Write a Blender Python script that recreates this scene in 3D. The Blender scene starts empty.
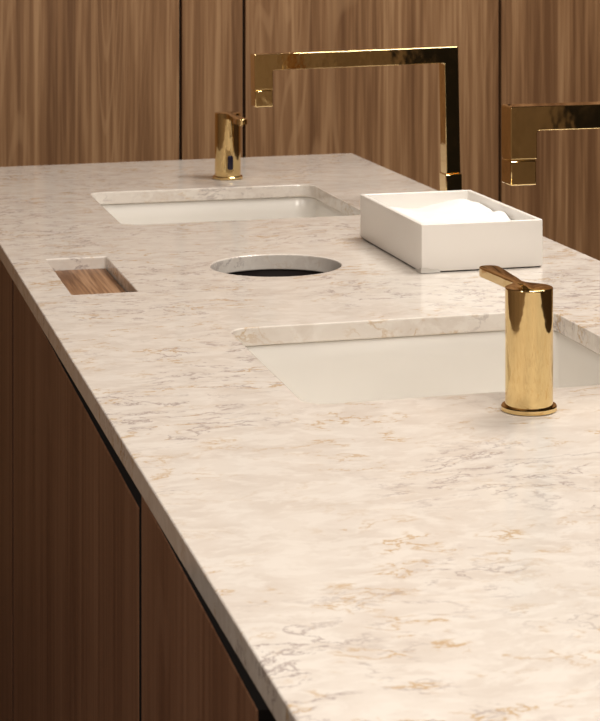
import bpy, bmesh, math, random
from mathutils import Vector, Matrix, noise
random.seed(4)
C = bpy.context.scene.collection
TOP = 0.90            # height of the worktop surface
R = math.radians

# ------------------------------------------------------------------ materials
def new_mat(name):
    m = bpy.data.materials.new(name); m.use_nodes = True
    nt = m.node_tree; b = nt.nodes['Principled BSDF']
    return m, nt, b
def node(nt, kind, **kw):
    n = nt.nodes.new(kind)
    for k, v in kw.items(): setattr(n, k, v)
    return n
def link(nt, a, b): nt.links.new(a, b)
def val(nt, sock, v):
    if hasattr(v, 'default_value') or isinstance(v, bpy.types.NodeSocket): nt.links.new(v, sock)
    else: sock.default_value = v
def math_n(nt, op, a, b=0.0, c=None):
    n = node(nt, 'ShaderNodeMath', operation=op)
    val(nt, n.inputs[0], a); val(nt, n.inputs[1], b)
    if c is not None: val(nt, n.inputs[2], c)
    return n.outputs[0]
def smooth(nt, v, lo, hi, a=0.0, b=1.0):
    n = node(nt, 'ShaderNodeMapRange', interpolation_type='SMOOTHSTEP')
    val(nt, n.inputs['Value'], v)
    n.inputs['From Min'].default_value = lo; n.inputs['From Max'].default_value = hi
    n.inputs['To Min'].default_value = a; n.inputs['To Max'].default_value = b
    return n.outputs['Result']
def noise_n(nt, vec, scale, detail=3, rough=.5, dist=0.0):
    n = node(nt, 'ShaderNodeTexNoise')
    link(nt, vec, n.inputs['Vector'])
    n.inputs['Scale'].default_value = scale; n.inputs['Detail'].default_value = detail
    n.inputs['Roughness'].default_value = rough; n.inputs['Distortion'].default_value = dist
    return n.outputs['Fac']
def mix(nt, fac, a, b, mode='MIX'):
    n = node(nt, 'ShaderNodeMix', data_type='RGBA', blend_type=mode)
    val(nt, n.inputs[0], fac)
    for s, v in ((n.inputs[6], a), (n.inputs[7], b)):
        if isinstance(v, tuple): s.default_value = (*v, 1)
        else: link(nt, v, s)
    return n.outputs[2]
def coords(nt, offset=(0, 0, 0), scale=(1, 1, 1), rot=(0, 0, 0)):
    t = node(nt, 'ShaderNodeTexCoord'); mp = node(nt, 'ShaderNodeMapping')
    link(nt, t.outputs['Object'], mp.inputs[0])
    mp.inputs['Location'].default_value = offset; mp.inputs['Scale'].default_value = scale
    mp.inputs['Rotation'].default_value = rot
    return mp.outputs[0]

def simple(name, col, rough=.5, metal=0.0, spec=.5):
    m, nt, b = new_mat(name)
    b.inputs['Base Color'].default_value = (*col, 1)
    b.inputs['Roughness'].default_value = rough; b.inputs['Metallic'].default_value = metal
    b.inputs['Specular IOR Level'].default_value = spec
    return m

def wood(name, dark, mid, light, offset=(0, 0, 0), along='z', rough=.5, flame=1.0, spec=.3, freq=1.0):
    """walnut-like veneer; grain runs along z (or along y for a flat board)"""
    m, nt, b = new_mat(name)
    v = coords(nt)
    sep = node(nt, 'ShaderNodeSeparateXYZ'); link(nt, v, sep.inputs[0])
    if along == 'z':
        across = math_n(nt, 'ADD', sep.outputs[0], sep.outputs[1]); run = sep.outputs[2]
    else:
        across = math_n(nt, 'ADD', sep.outputs[0], sep.outputs[2]); run = sep.outputs[1]
    def stretched(sa, sr, oa=0.0, orr=0.0):
        c = node(nt, 'ShaderNodeCombineXYZ')
        link(nt, math_n(nt, 'MULTIPLY_ADD', across, sa, offset[0] + oa), c.inputs[0])
        link(nt, math_n(nt, 'MULTIPLY_ADD', run, sr, offset[1] + orr), c.inputs[1])
        c.inputs[2].default_value = offset[2]
        return c.outputs[0]
    # slow field whose contour lines make the flame figure
    fig = noise_n(nt, stretched(9, .8), 1.0, 1.0, .45, .25)
    fig2 = math_n(nt, 'MULTIPLY', math_n(nt, 'SINE', math_n(nt, 'MULTIPLY', fig, 120 * flame)), .5)
    fig2 = math_n(nt, 'ADD', fig2, .5)
    streak = noise_n(nt, stretched(95 * freq, 2.2 * freq, 3.1), 1.0, 3, .6, .15)
    fine = noise_n(nt, stretched(420, 9, 7.7), 1.0, 2, .5)
    broad = noise_n(nt, stretched(16, .7, 1.3), 1.0, 2, .5, .1)
    f1 = smooth(nt, streak, .3, .7)
    k = math_n(nt, 'ADD', math_n(nt, 'MULTIPLY', f1, .46), math_n(nt, 'MULTIPLY', smooth(nt, broad, .3, .7), .36))
    k = math_n(nt, 'ADD', k, math_n(nt, 'MULTIPLY', fine, .18))
    col = node(nt, 'ShaderNodeValToRGB')
    link(nt, k, col.inputs[0])
    e = col.color_ramp.elements
    e[0].position = .18; e[0].color = (*dark, 1); e[1].position = .85; e[1].color = (*light, 1)
    x = e.new(.5); x.color = (*mid, 1)
    # thin pale contour lines, only in patches
    line = smooth(nt, fig2, .80, 1.0)
    patch = smooth(nt, noise_n(nt, stretched(7, 1.0, 11.0), 1.0, 1, .5), .42, .62)
    lf = math_n(nt, 'MULTIPLY', math_n(nt, 'MULTIPLY', line, patch), .42)
    c2 = mix(nt, lf, col.outputs[0], light)
    link(nt, c2, b.inputs['Base Color'])
    b.inputs['Roughness'].default_value = rough
    b.inputs['Specular IOR Level'].default_value = spec
    return m

def marble():
    m, nt, b = new_mat('veined_quartz')
    v = coords(nt)
    warp = node(nt, 'ShaderNodeTexNoise'); link(nt, v, warp.inputs['Vector'])
    warp.inputs['Scale'].default_value = 7; warp.inputs['Detail'].default_value = 3
    sub = node(nt, 'ShaderNodeVectorMath', operation='SUBTRACT'); link(nt, warp.outputs['Color'], sub.inputs[0])
    sub.inputs[1].default_value = (.5, .5, .5)
    sc = node(nt, 'ShaderNodeVectorMath', operation='SCALE'); link(nt, sub.outputs[0], sc.inputs[0]); sc.inputs['Scale'].default_value = .06
    ad = node(nt, 'ShaderNodeVectorMath', operation='ADD'); link(nt, v, ad.inputs[0]); link(nt, sc.outputs[0], ad.inputs[1])
    w = ad.outputs[0]
    # everything is drawn out a little along x, like flow lines in the slab
    st = node(nt, 'ShaderNodeMapping'); st.inputs['Scale'].default_value = (.62, 1, 1); link(nt, w, st.inputs[0]); w = st.outputs[0]
    cloud = noise_n(nt, w, 26, 5, .65)
    base = mix(nt, smooth(nt, cloud, .36, .60), (.668, .600, .532), (.730, .670, .603))
    chip = noise_n(nt, w, 62, 4, .6, .3)
    base = mix(nt, smooth(nt, chip, .47, .60, 0, .6), base, (.79, .74, .675))
    # broken grey veins gathered in drifts
    n1 = noise_n(nt, w, 29, 8, .66, .2)
    vein = smooth(nt, math_n(nt, 'ABSOLUTE', math_n(nt, 'SUBTRACT', n1, .5)), .0, .028, 1, 0)
    drift = smooth(nt, noise_n(nt, v, 4.3, 3, .6), .42, .58)
    brk = smooth(nt, noise_n(nt, w, 55, 2, .6), .40, .56)
    g = math_n(nt, 'MULTIPLY', math_n(nt, 'MULTIPLY', vein, drift), brk)
    base = mix(nt, math_n(nt, 'MULTIPLY', g, .85), base, (.36, .30, .28))
    # ochre flecks and short veins
    n2 = noise_n(nt, w, 43, 7, .62, .2)
    oc = smooth(nt, math_n(nt, 'ABSOLUTE', math_n(nt, 'SUBTRACT', n2, .52)), .0, .036, 1, 0)
    od = smooth(nt, noise_n(nt, w, 30, 3, .6), .49, .59)
    big = smooth(nt, noise_n(nt, v, 6.0, 2, .6), .40, .60)
    o3 = math_n(nt, 'MULTIPLY', math_n(nt, 'MULTIPLY', oc, od), math_n(nt, 'MULTIPLY_ADD', big, .75, .25))
    base = mix(nt, math_n(nt, 'MULTIPLY', o3, .85), base, (.52, .35, .18))
    link(nt, base, b.inputs['Base Color'])
    b.inputs['Roughness'].default_value = .13
    b.inputs['Specular IOR Level'].default_value = .5
    return m

M = {}
M['marble'] = marble()
def wall_wood(i):
    return wood('walnut_veneer', (.170, .080, .033), (.285, .147, .065), (.455, .265, .132), offset=(3.7 * i, 1.9 * i, .5 * i))
M['door'] = wood('cabinet_veneer', (.150, .068, .036), (.215, .105, .058), (.275, .145, .085), offset=(9, 2, 4), flame=.5)
M['board'] = wood('oak_board', (.13, .062, .03), (.26, .14, .072), (.44, .27, .16), offset=(2, 5, 1), along='y', freq=2.6)
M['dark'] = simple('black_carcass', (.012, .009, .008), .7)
M['rubber'] = simple('black_rubber', (.018, .011, .010), .6)
M['sensor'] = simple('sensor_glass', (.012, .010, .022), .12)
M['ceramic'] = simple('white_ceramic', (.76, .725, .67), .22, spec=.5)
M['white'] = simple('white_lacquer', (.83, .79, .735), .35, spec=.4)
M['floor'] = simple('dark_floor', (.06, .042, .03), .45)
M['plaster'] = simple('ceiling_plaster', (.30, .26, .22), .8)
M['film'] = simple('silver_film', (.62, .58, .52), .5, 0)
M['steel'] = simple('brushed_steel', (.55, .52, .48), .3, 1.0)

def gold():
    m, nt, b = new_mat('polished_gold')
    v = coords(nt)
    b.inputs['Base Color'].default_value = (.83, .63, .31, 1)
    b.inputs['Metallic'].default_value = 1
    n = noise_n(nt, v, 60, 3, .5)
    link(nt, smooth(nt, n, .3, .7, .035, .075), b.inputs['Roughness'])
    bp = node(nt, 'ShaderNodeBump'); bp.inputs['Strength'].default_value = .22; bp.inputs['Distance'].default_value = .0008
    link(nt, noise_n(nt, v, 42, 2, .5), bp.inputs['Height'])
    link(nt, bp.outputs[0], b.inputs['Normal'])
    return m
M['gold'] = gold()
def cloth_mat():
    m, nt, b = new_mat('white_paper_towel')
    v = coords(nt)
    b.inputs['Base Color'].default_value = (.80, .785, .76, 1); b.inputs['Roughness'].default_value = .9
    b.inputs['Specular IOR Level'].default_value = .1
    bp = node(nt, 'ShaderNodeBump'); bp.inputs['Strength'].default_value = .25; bp.inputs['Distance'].default_value = .001
    link(nt, noise_n(nt, v, 350, 2, .5), bp.inputs['Height']); link(nt, bp.outputs[0], b.inputs['Normal'])
    return m
M['towel'] = cloth_mat()

# ------------------------------------------------------------------ mesh helpers
def rrect(x0, x1, y0, y1, r=0.0, seg=8):
    if r <= 0: return [(x0, y0), (x1, y0), (x1, y1), (x0, y1)]
    pts = []
    for cx, cy, a in ((x1 - r, y0 + r, -90), (x1 - r, y1 - r, 0), (x0 + r, y1 - r, 90), (x0 + r, y0 + r, 180)):
        for k in range(seg + 1):
            t = R(a + 90 * k / seg); pts.append((cx + r * math.cos(t), cy + r * math.sin(t)))
    return pts
def circle(cx, cy, r, n=72):
    return [(cx + r * math.cos(2 * math.pi * k / n), cy + r * math.sin(2 * math.pi * k / n)) for k in range(n)]
def finish(me, mat, name, parent=None, angle=35, loc=None):
    me.materials.clear(); me.materials.append(mat)
    for p in me.polygons: p.use_smooth = True
    me.set_sharp_from_angle(angle=R(angle))
    o = bpy.data.objects.new(name, me); C.objects.link(o)
    if parent: o.parent = parent
    if loc: o.location = loc
    return o
def slab(name, outer, holes, z0, z1, bev, mat, parent=None, axis='z', angle=12):
    """solid of an outline with openings, its edges eased by bev"""
    cu = bpy.data.curves.new(name, 'CURVE'); cu.dimensions = '2D'; cu.fill_mode = 'BOTH'
    for pts in [outer] + holes:
        s = cu.splines.new('POLY'); s.points.add(len(pts) - 1)
        for p, (x, y) in zip(s.points, pts): p.co = (x, y, 0, 1)
        s.use_cyclic_u = True
    cu.extrude = (z1 - z0) / 2 - bev; cu.bevel_depth = bev; cu.bevel_resolution = 2; cu.offset = -bev
    tmp = bpy.data.objects.new('tmp', cu); C.objects.link(tmp)
    dg = bpy.context.evaluated_depsgraph_get(); dg.update()
    me = bpy.data.meshes.new_from_object(tmp.evaluated_get(dg))
    bpy.data.objects.remove(tmp); bpy.data.curves.remove(cu)
    me.name = name
    me.transform(Matrix.Translation((0, 0, (z0 + z1) / 2)))
    if axis == 'y':    # outline is drawn in x,z ; thickness along y
        me.transform(Matrix(((1, 0, 0, 0), (0, 0, 1, 0), (0, 1, 0, 0), (0, 0, 0, 1)))); me.flip_normals()
    bm = bmesh.new(); bm.from_mesh(me)
    bmesh.ops.remove_doubles(bm, verts=bm.verts, dist=1e-6)
    bmesh.ops.recalc_face_normals(bm, faces=bm.faces)
    bm.to_mesh(me); bm.free()
    return finish(me, mat, name, parent, angle)
def box_into(bm, x0, x1, y0, y1, z0, z1):
    vs = [bm.verts.new((x, y, z)) for z in (z0, z1) for x, y in ((x0, y0), (x1, y0), (x1, y1), (x0, y1))]
    for f in ((3, 2, 1, 0), (4, 5, 6, 7), (0, 1, 5, 4), (1, 2, 6, 5), (2, 3, 7, 6), (3, 0, 4, 7)):
        bm.faces.new([vs[i] for i in f])
def boxes(name, lst, mat, parent=None, bev=0.0):
    bm = bmesh.new()
    for b in lst: box_into(bm, *b)
    if bev: bmesh.ops.bevel(bm, geom=bm.edges[:], offset=bev, segments=2, affect='EDGES', profile=.5)
    me = bpy.data.meshes.new(name); bm.to_mesh(me); bm.free()
    return finish(me, mat, name, parent, 20)
def skin(name, loops, mat, parent=None, cap0=True, cap1=True, angle=35):
    bm = bmesh.new()
    L = [[bm.verts.new(p) for p in lp] for lp in loops]; n = len(L[0])
    for a, b in zip(L, L[1:]):
        for i in range(n): bm.faces.new((a[i], a[(i + 1) % n], b[(i + 1) % n], b[i]))
    if cap0: bm.faces.new(list(reversed(L[0])))
    if cap1: bm.faces.new(L[-1])
    bmesh.ops.recalc_face_normals(bm, faces=bm.faces)
    me = bpy.data.meshes.new(name); bm.to_mesh(me); bm.free()
    return finish(me, mat, name, parent, angle)
def lathe(name, prof, mat, parent=None, n=72, c=(0, 0), cap0=True, cap1=True, angle=35):
    return skin(name, [[(x, y, z) for x, y in circle(c[0], c[1], r, n)] for r, z in prof], mat, parent, cap0, cap1, angle)
def empty(name, loc, label, cat, group=None, rot=(0, 0, 0)):
    o = bpy.data.objects.new(name, None); C.objects.link(o); o.empty_display_size = .05
    o.location = loc; o.rotation_euler = rot; o['label'] = label; o['category'] = cat
    if group: o['group'] = group
    return o
def tag(o, label, cat, group=None):
    o['label'] = label; o['category'] = cat
    if group: o['group'] = group
    return o
def struct(o, label=None, cat=None):
    o['kind'] = 'structure'
    if label: o['label'] = label
    if cat: o['category'] = cat
    return o

# ------------------------------------------------------------------ the room
X0, X1, Y0, Y1, CEIL = -2.6, 2.8, -6.5, 0.50, 2.70
struct(boxes('floor', [(X0, X1, Y0, Y1 + .1, -.05, 0)], M['floor']), 'dark floor under the vanity', 'floor')
struct(boxes('ceiling', [(X0, X1, Y0, Y1 + .1, CEIL, CEIL + .05)], M['plaster']), 'ceiling above the vanity', 'ceiling')
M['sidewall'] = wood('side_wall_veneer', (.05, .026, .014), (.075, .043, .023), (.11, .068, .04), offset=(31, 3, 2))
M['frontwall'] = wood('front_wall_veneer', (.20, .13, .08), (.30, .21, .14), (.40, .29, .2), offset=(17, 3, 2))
struct(boxes('wall_left', [(X0 - .05, X0, Y0, Y1, 0, CEIL)], M['frontwall']), 'left wall of the room', 'wall')
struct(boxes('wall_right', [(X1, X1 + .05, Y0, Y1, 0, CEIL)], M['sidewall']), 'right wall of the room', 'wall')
struct(boxes('wall_front', [(X0, X1, Y0 - .05, Y0, 0, CEIL)], M['frontwall']), 'wall behind the camera', 'wall')
struct(boxes('dark_reflection_panel', [(1.66, 2.6, Y0, Y0 + .03, 0, 2.2)], M['dark'], bev=.002), 'dark panel added behind the camera for the gold to mirror', 'door')  # unseen dark panel, added so the gold posts reflect black
wall = struct(boxes('wall_back', [(X0, X1, Y1 + .02, Y1 + .10, 0, CEIL)], M['dark']), 'walnut veneer panel wall behind the vanity', 'wall')
seams = [X0, -1.35, -.7715, -.1940, -.0740, .4320, 1.012, 1.59, 2.17, X1]
for i, (a, b) in enumerate(zip(seams, seams[1:])):
    g = .0028
    o = boxes('wall_panel', [(a + g, b - g, Y1, Y1 + .0195, .08, CEIL - .002)], wall_wood(i), wall, bev=.0008)
    o['kind'] = 'structure'

# ------------------------------------------------------------------ worktop with its openings
FX = -.647                                  # customer-side edge of the worktop
END = -2.85
S1 = (-.482, -.158, -.671, -.357)           # basin openings x0,x1,y0,y1
S2 = (-.486, -.158, -1.662, -1.346)
HC, HR = (-.362, -1.013), .0735
RC = (-.606, -.5375, -1.130, -.901)
TH = .018
ct = slab('worktop', [(FX, END), (0, END), (0, 0), (FX, -.026)],
          [rrect(*S1, .022), rrect(*S2, .022), circle(*HC, HR), rrect(*RC, .003, 4)], -TH, 0, .0016, M['marble'])
ct.location = (0, 0, TOP)
tag(ct, 'cream veined stone worktop with cut-outs for two basins, a round hole and a small slot', 'countertop')

# ------------------------------------------------------------------ undermounted basins
def basin(S, label):
    x0, x1, y0, y1 = S; cx, cy = (x0 + x1) / 2, (y0 + y1) / 2
    t = empty('undermount_sink', (cx, cy, TOP - .16), label, 'sink', 'undermounted basins')
    hx, hy = (x1 - x0) / 2 + .004, (y1 - y0) / 2 + .004
    def lp(d, z, r): return [(x, y, z + .16) for x, y in rrect(-hx + d, hx - d, -hy + d, hy - d, max(r, .004), 8)]
    D = -.145
    loops = [lp(.02, -.158, .03), lp(-.004, -.150, .03), lp(-.008, -.135, .03), lp(-.008, -.034, .03), lp(-.022, -.030, .03),
             lp(-.022, -.0185, .03), lp(.000, -.0185, .026), lp(.0015, -.0205, .026)]
    for k in range(1, 6): loops.append(lp(.0015 + .004 * k / 5, -.0205 - (.095) * k / 5, .028))
    for k in range(1, 7):
        a = R(90 * k / 6); loops.append(lp(.0055 + .026 * (1 - math.cos(a)), -.1155 - .026 * math.sin(a), .034))
    loops.append(lp(.10, -.1435, .05)); loops.append(lp(.13, -.145, .02))
    skin('bowl', loops, M['ceramic'], t, angle=50)
    lathe('drain', [(.0, .0155), (.021, .0155), (.023, .0165), (.023, .0195), (.020, .0205), (.012, .0195), (.002, .0195)], M['gold'], t, 40, cap0=False)
    return t
basin(S1, 'white rectangular basin under the far cut-out, behind the round hole')
basin(S2, 'white rectangular basin under the near cut-out, in front of the towel box')

# ------------------------------------------------------------------ waste chute under the round hole
wc = empty('waste_bin', (HC[0], HC[1], TOP - .42), 'black waste container seen down the round hole in the worktop', 'bin')
prof = [(.085, 0), (.085, .396), (.093, .398), (.093, .4015), (.078, .4015), (.078, .395), (.076, .004)]
lathe('container', prof, M['rubber'], wc, 72)

# ------------------------------------------------------------------ wooden insert in the small slot
x0, x1, y0, y1 = RC
ins = empty('wooden_tray', ((x0 + x1) / 2, (y0 + y1) / 2, TOP - .034), 'grained wooden insert sunk in the small rectangular slot near the cabinet side', 'tray')
hx, hy = (x1 - x0) / 2, (y1 - y0) / 2
o = boxes('board', [(-hx + .0009, hx - .0009, -hy + .0009, hy - .0009, .010, .0205)], M['board'], ins, bev=.0005)
o = boxes('flange', [(-hx - .012, hx + .012, -hy - .012, hy + .009, 0, .0150)], M['board'], ins, bev=.001)
o.location.z = 0

# ------------------------------------------------------------------ base cabinets
DX = -.640                                   # door face plane
def cabinet(ya, yb, label, zn, zf):
    """ya nearer the camera, yb farther; carcass open at the top"""
    cy = (ya + yb) / 2; h = (yb - ya) / 2 - .0005
    t = empty('vanity_cabinet', (-.33, cy, 0), label, 'cabinet', 'base cabinets under the worktop')
    z0, z1 = .08, TOP - TH - .0005
    xa, xb = -.600 + .33, -.03 + .33
    boxes('carcass', [(xa, xb, -h, -h + .016, z0, z1), (xa, xb, h - .016, h, z0, z1), (xa, xb, -h + .016, h - .016, z0, z0 + .016),
                      (xb - .012, xb, -h + .016, h - .016, z0 + .016, z1)], M['dark'], t)
    boxes('plinth', [(xa + .04, xb, -h, h, 0, z0 - .001)], M['dark'], t)
    d = DX + .33
    g = .0068
    y0, y1 = -h + g, h - g
    zb = z0 + .01; x1 = d + .022; bv = .0008
    # hung a touch out of level: the near and far top corners differ in height
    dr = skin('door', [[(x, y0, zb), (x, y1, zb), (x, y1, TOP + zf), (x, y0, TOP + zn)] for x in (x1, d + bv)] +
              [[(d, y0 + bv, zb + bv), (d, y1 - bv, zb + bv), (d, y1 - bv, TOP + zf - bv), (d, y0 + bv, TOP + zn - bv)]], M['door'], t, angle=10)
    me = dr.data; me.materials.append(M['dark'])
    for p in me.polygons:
        if abs(p.normal.x) < .5: p.material_index = 1      # edges coloured black so the door gaps look shaded
    return t
ys = [-2.85, -2.178, -1.772, -.859, -.30, 0.0]
labs = ['dark veneered base cabinet nearest the bottom edge of the photo, mostly below the frame',
        'dark veneered base cabinet with narrow door, just right of the black gap',
        'wide dark veneered base cabinet between the two visible door seams, below the wooden insert',
        'dark veneered base cabinet at the left border of the photo, behind the first seam',
        'narrow dark veneered base cabinet at the far end of the vanity']
tops = [(-.075, -.062), (-.0415, -.0285), (-.0425, -.0255), (-.020, -.020), (-.020, -.020)]
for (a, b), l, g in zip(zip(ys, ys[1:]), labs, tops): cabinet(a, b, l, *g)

# ------------------------------------------------------------------ squared gold faucets
def faucet(loc, reach, height, label, tilt=0.0):
    t = empty('swan_neck_faucet', loc, label, 'faucet', 'squared gold faucets', rot=(0, tilt, 0))
    hw, hd = .0100, .0128          # half width and half depth of the post
    ah = .0215                     # height of the arm
    xt = -reach; tw = .0245        # tip x and width of the drop
    zs = height - .0472             # where the aerator block starts
    def arc(cx, cz, r, a0, a1, n=10): return [(cx + r * math.cos(R(a0 + (a1 - a0) * k / n)), cz + r * math.sin(R(a0 + (a1 - a0) * k / n))) for k in range(n + 1)]
    ri = .0030; ro = .0022
    out = [(-hw, .0415), (hw, .0415)]
    out += arc(hw - ro, height - ro, ro, 0, 90) + arc(xt + ro, height - ro, ro, 90, 180)
    out += [(xt, zs + .0006), (xt + tw, zs + .0006)]
    out += arc(xt + tw + ri, height - ah - ri, ri, 180, 90) + arc(-hw - ri, height - ah - ri, ri, 90, 0)
    slab('spout', out, [], -hd, hd, .0006, M['gold'], t, axis='y')
    boxes('aerator_block', [(xt, xt + tw - .0005, -hd, hd, zs - .0225, zs - .0006)], M['gold'], t, bev=.0011)
    boxes('joint', [(xt + .0012, xt + tw - .0012, -hd + .0012, hd - .0012, zs - .0012, zs + .0012)], M['gold'], t)
    lathe('nozzle', [(.0090, zs - .0233), (.0090, zs - .0222)], M['rubber'], t, 32, c=(xt + tw / 2, 0))
    boxes('base_sleeve', [(-hw - .0016, hw + .0016, -hd - .0016, hd + .0016, 0, .0412)], M['gold'], t, bev=.0011)
    return t
faucet((-.0215, -.600, TOP + .0002), .2735, .2140, 'squared gold faucet over the far basin, its post rising behind the towel box', -.0192)
faucet((-.0215, -1.555, TOP + .0002), .2565, .2265, 'squared gold faucet over the near basin, cut off by the right border of the photo')

# ------------------------------------------------------------------ gold cylinder dispensers with lever-like spouts
def paddle(rb, L, w, tipr, n=14):
    """plan outline: a disc that narrows into a bar along +y with a round end"""
    pts = []
    a0 = 52                                    # the disc leaves into the neck here
    for k in range(49):
        a = R(180 - a0 + (180 + 2 * a0) * k / 48); pts.append((rb * math.cos(a), rb * math.sin(a)))
    # pts runs from upper left around the bottom to upper right
    x1, y1 = pts[-1]
    def side(sign):
        out = []
        P0 = Vector((x1, y1)); d0 = Vector((-math.sin(R(a0)), math.cos(R(a0))))
        P3 = Vector((w, .052)); P1 = P0 + d0 * .016; P2 = P3 - Vector((-.0005, .018))
        for k in range(1, n + 1):
            s = k / n
            p = P0 * (1 - s) ** 3 + P1 * 3 * s * (1 - s) ** 2 + P2 * 3 * s * s * (1 - s) + P3 * s ** 3
            out.append((sign * p.x, p.y))
        out.append((sign * tipr, L - tipr - .006))
        return out
    r = side(1)
    tip = [(tipr * math.cos(R(180 * k / 16)), L - tipr + tipr * math.sin(R(180 * k / 16))) for k in range(17)]
    l = list(reversed(side(-1)))
    return pts + r + tip + l
def inset(pts, d):
    n = len(pts); out = []
    for i in range(n):
        a, b = Vector(pts[i - 1]), Vector(pts[(i + 1) % n]); t = (b - a).normalized()
        out.append((pts[i][0] - t.y * d, pts[i][1] + t.x * d))
    return out
def make_dispenser(loc, label, rz):
    t = empty('soap_dispenser', loc, label, 'soap dispenser', 'gold cylinder dispensers', rot=(0, 0, rz))
    rb = .0193; H = .0983; zb = .0906
    lathe('base_ring', [(.0212, 0), (.0224, .0006), (.0224, .0036), (.0218, .0044), (.0185, .0046)], M['gold'], t)
    lathe('body', [(rb, .0042), (rb, .03), (rb, .06), (rb, zb)], M['gold'], t, 96, angle=60)
    P = paddle(rb, .106, .0062, .0088)
    loops = []
    def lift(y): return .0
    for d, z in ((0, zb), (0, H - .0012), (0, H - .0007), (.0002, H - .0002), (.0006, H)):
        loops.append([(x, y, z + lift(y)) for x, y in inset(P, d)])
    skin('spout', loops, M['gold'], t, angle=50)
    lathe('nozzle', [(.0036, zb - .0022), (.0040, zb - .0018), (.0040, zb)], M['gold'], t, 24, c=(0, .094))
    # dark sensor window, curved with the body, on the spout side
    bm = bmesh.new(); w, h, r = .0042, .0108, .0036; zc = .0255
    rows = [(x, z) for x, z in rrect(-w, w, -h, h, r, 8)]
    def on(x, z, dr): a = x / rb; return ((rb + dr) * math.sin(a), (rb + dr) * math.cos(a), zc + z)
    A = [bm.verts.new(on(x, z, -.001)) for x, z in rows]; B = [bm.verts.new(on(x, z, .0006)) for x, z in rows]
    Cc = [bm.verts.new(on(x * .9, z * .95, .0009)) for x, z in rows]
    n = len(A)
    for p, q in ((A, B), (B, Cc)):
        for i in range(n): bm.faces.new((p[i], p[(i + 1) % n], q[(i + 1) % n], q[i]))
    bm.faces.new(Cc); bm.faces.new(list(reversed(A)))
    bmesh.ops.recalc_face_normals(bm, faces=bm.faces)
    me = bpy.data.meshes.new('sensor_window'); bm.to_mesh(me); bm.free()
    finish(me, M['sensor'], 'sensor_window', t)
    return t
make_dispenser((-.3197, -1.729, TOP + .0002), 'large foreground gold cylinder dispenser in front of the near basin, spout pointing away', 0)
make_dispenser((-.2625, -.262, TOP + .0002), 'small distant gold cylinder dispenser behind the far basin, dark sensor window showing', math.pi)

# ------------------------------------------------------------------ white box of towels
bx0, bx1, by0, by1 = -.2205, -.0785, -1.1115, -.855
bc = ((bx0 + bx1) / 2, (by0 + by1) / 2); bhx, bhy = (bx1 - bx0) / 2, (by1 - by0) / 2
tb = empty('towel_box', (*bc, TOP + .0002), 'open white rectangular box standing on the worktop beside the round hole', 'box')
def bl(d, z): return [(x, y, z) for x, y in rrect(-bhx + d, bhx - d, -bhy + d, bhy - d, .0012, 3)]
skin('tray', [bl(.0008, .0012), bl(0, .0020), bl(0, .0528), bl(.0006, .0534), bl(.0044, .0534), bl(.0050, .0528), bl(.0050, .006)], M['white'], tb, angle=25)
boxes('shaded_gap_base', [(-bhx + .002, bhx - .002, -bhy + .002, bhy - .002, 0, .0012)], M['rubber'], tb)  # black base put in as the dark shade gap under the box
# scrap of film peeling at the lower near corner
bm = bmesh.new(); random.seed(2)
nx = 10; prev = None
pathp = [(-bhx - .0006, -bhy + .020 - .0020 * k) for k in range(nx)] + [(-bhx + .0024 * k - .0006, -bhy - .0008) for k in range(nx)]
for k, (x, y) in enumerate(pathp):
    hh = .0016 + .0042 * math.exp(-((k - 11) / 5.0) ** 2) + random.uniform(-.0004, .0005)
    o1 = random.uniform(0, .0007)
    sx, sy = (-1, 0) if k < nx else (0, -1)
    cur = [bm.verts.new((x + sx * (.0010 + o1), y + sy * (.0010 + o1), .0004)), bm.verts.new((x + sx * o1, y + sy * o1, .0004 + hh * .5)), bm.verts.new((x, y, .0004 + hh))]
    if prev:
        for i in range(2): bm.faces.new((prev[i], cur[i], cur[i + 1], prev[i + 1]))
    prev = cur
me = bpy.data.meshes.new('film_scrap'); bm.to_mesh(me); bm.free()
finish(me, M['film'], 'film_scrap', tb, angle=20)

# rumpled towels in the box: a closed, thick cushion-like stack
nx, ny = 44, 70
wx, wy = bhx - .0056, bhy - .0056
def top_z(u, v):      # u,v in 0..1  (u to the right, v away from the camera)
    def bump(cu, cv, su, sv): return math.exp(-(((u - cu) / su) ** 2 + ((v - cv) / sv) ** 2))
    z = .0440 + .0022 * max(0, 1 - u / .4)
    z += .0085 * bump(.78, .72, .17, .15) + .0040 * bump(.05, .60, .14, .12)
    z -= .0050 * bump(.36, .80, .16, .14)
    z += .0045 * bump(1.0, .42, .16, .07) - .0020 * bump(1.0, .54, .12, .05)
    z -= .0120 * max(0, (v - .82) / .18) ** 1.1
    z -= .0035 * bump(1.0, .2, .12, .2)
    z += .0045 * max(0, 1 - v / .35)
    z += .0010 * math.sin(9 * u + 7 * v + 2 * math.sin(6 * v))
    z += .0016 * noise.noise(Vector((u * 5, v * 9, 1.3))) + .0011 * noise.noise(Vector((u * 10 + v * 6, v * 26, 4)))
    e = min(u, 1 - u, v, 1 - v)
    z -= .004 * max(0, 1 - e / .05) ** 2
    return min(z, .0528)
bm = bmesh.new()
G = [[bm.verts.new((-wx + 2 * wx * i / nx, -wy + 2 * wy * j / ny, top_z(i / nx, j / ny))) for i in range(nx + 1)] for j in range(ny + 1)]
for j in range(ny):
    for i in range(nx): bm.faces.new((G[j][i], G[j][i + 1], G[j + 1][i + 1], G[j + 1][i]))
rim = [G[0][i] for i in range(nx + 1)] + [G[j][nx] for j in range(1, ny + 1)] + [G[ny][i] for i in range(nx - 1, -1, -1)] + [G[j][0] for j in range(ny - 1, 0, -1)]
low = [bm.verts.new((v.co.x, v.co.y, 0)) for v in rim]
for i in range(len(rim)): bm.faces.new((rim[i - 1], low[i - 1], low[i], rim[i]))
bm.faces.new(low)
bmesh.ops.recalc_face_normals(bm, faces=bm.faces)
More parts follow.
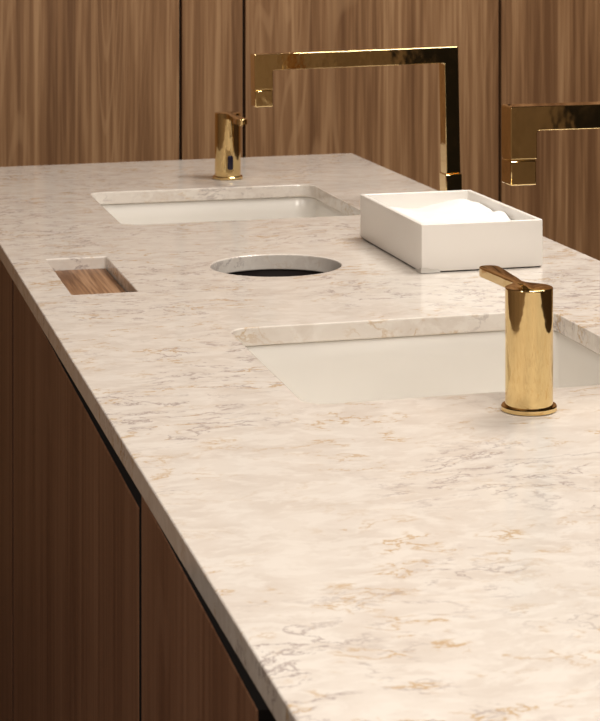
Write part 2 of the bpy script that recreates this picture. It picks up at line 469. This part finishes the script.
me = bpy.data.meshes.new('paper_towels'); bm.to_mesh(me); bm.free()
pt = finish(me, M['towel'], 'paper_towels', None, 60)
pt.location = (*bc, TOP + .0064)
for v in me.vertices:
    if v.co.z > .001: v.co.z -= .0062
tag(pt, 'rumpled white paper towels filling the open white box', 'towels')

# ------------------------------------------------------------------ light
def area(name, loc, size, power, col=(1, .84, .66), target=None, spread=180):
    l = bpy.data.lights.new(name, 'AREA'); l.shape = 'DISK'; l.size = size; l.energy = power; l.color = col; l.spread = R(spread)
    o = bpy.data.objects.new(name, l); C.objects.link(o); o.location = loc
    if target: o.rotation_euler = (Vector(target) - Vector(loc)).to_track_quat('-Z', 'Y').to_euler()
    return o
LC = (1, .94, .87)
area('ceiling_or_fill_lamp', (-.45, -4.5, 2.66), .9, 90, LC)
area('ceiling_or_fill_lamp', (-.15, -2.2, 2.66), .6, 14.5, LC)
area('ceiling_or_fill_lamp', (.45, -.95, 2.66), .9, 41, LC)  # unseen lamp added to brighten the back wall
area('ceiling_or_fill_lamp', (-1.9, -2.6, 2.66), .5, 19, LC)  # weak unseen lamp added as fill for the cabinet doors
w = bpy.data.worlds.new('World'); bpy.context.scene.world = w; w.use_nodes = True
w.node_tree.nodes['Background'].inputs[0].default_value = (.05, .04, .03, 1)
w.node_tree.nodes['Background'].inputs[1].default_value = .3

# ------------------------------------------------------------------ camera
cam = bpy.data.cameras.new('camera'); co = bpy.data.objects.new('camera', cam); C.objects.link(co)
cam.sensor_fit = 'VERTICAL'; cam.sensor_width = 36; cam.sensor_height = 36
cam.lens = 2064.32 / 721 * 36
cam.shift_x = -(395.75 - 300) / 721
cam.shift_y = -(360.5 + 89.746) / 721
co.location = (-.88621, -3.28494, TOP + .4)
co.rotation_euler = (R(90), 0, -.284696)
cam.clip_start = .05
cam.dof.use_dof = True; cam.dof.focus_distance = 1.85; cam.dof.aperture_fstop = 36
sc = bpy.context.scene; sc.camera = co
sc.view_settings.view_transform = 'Standard'; sc.view_settings.look = 'None'
sc.view_settings.gamma = 1; sc.view_settings.exposure = 0
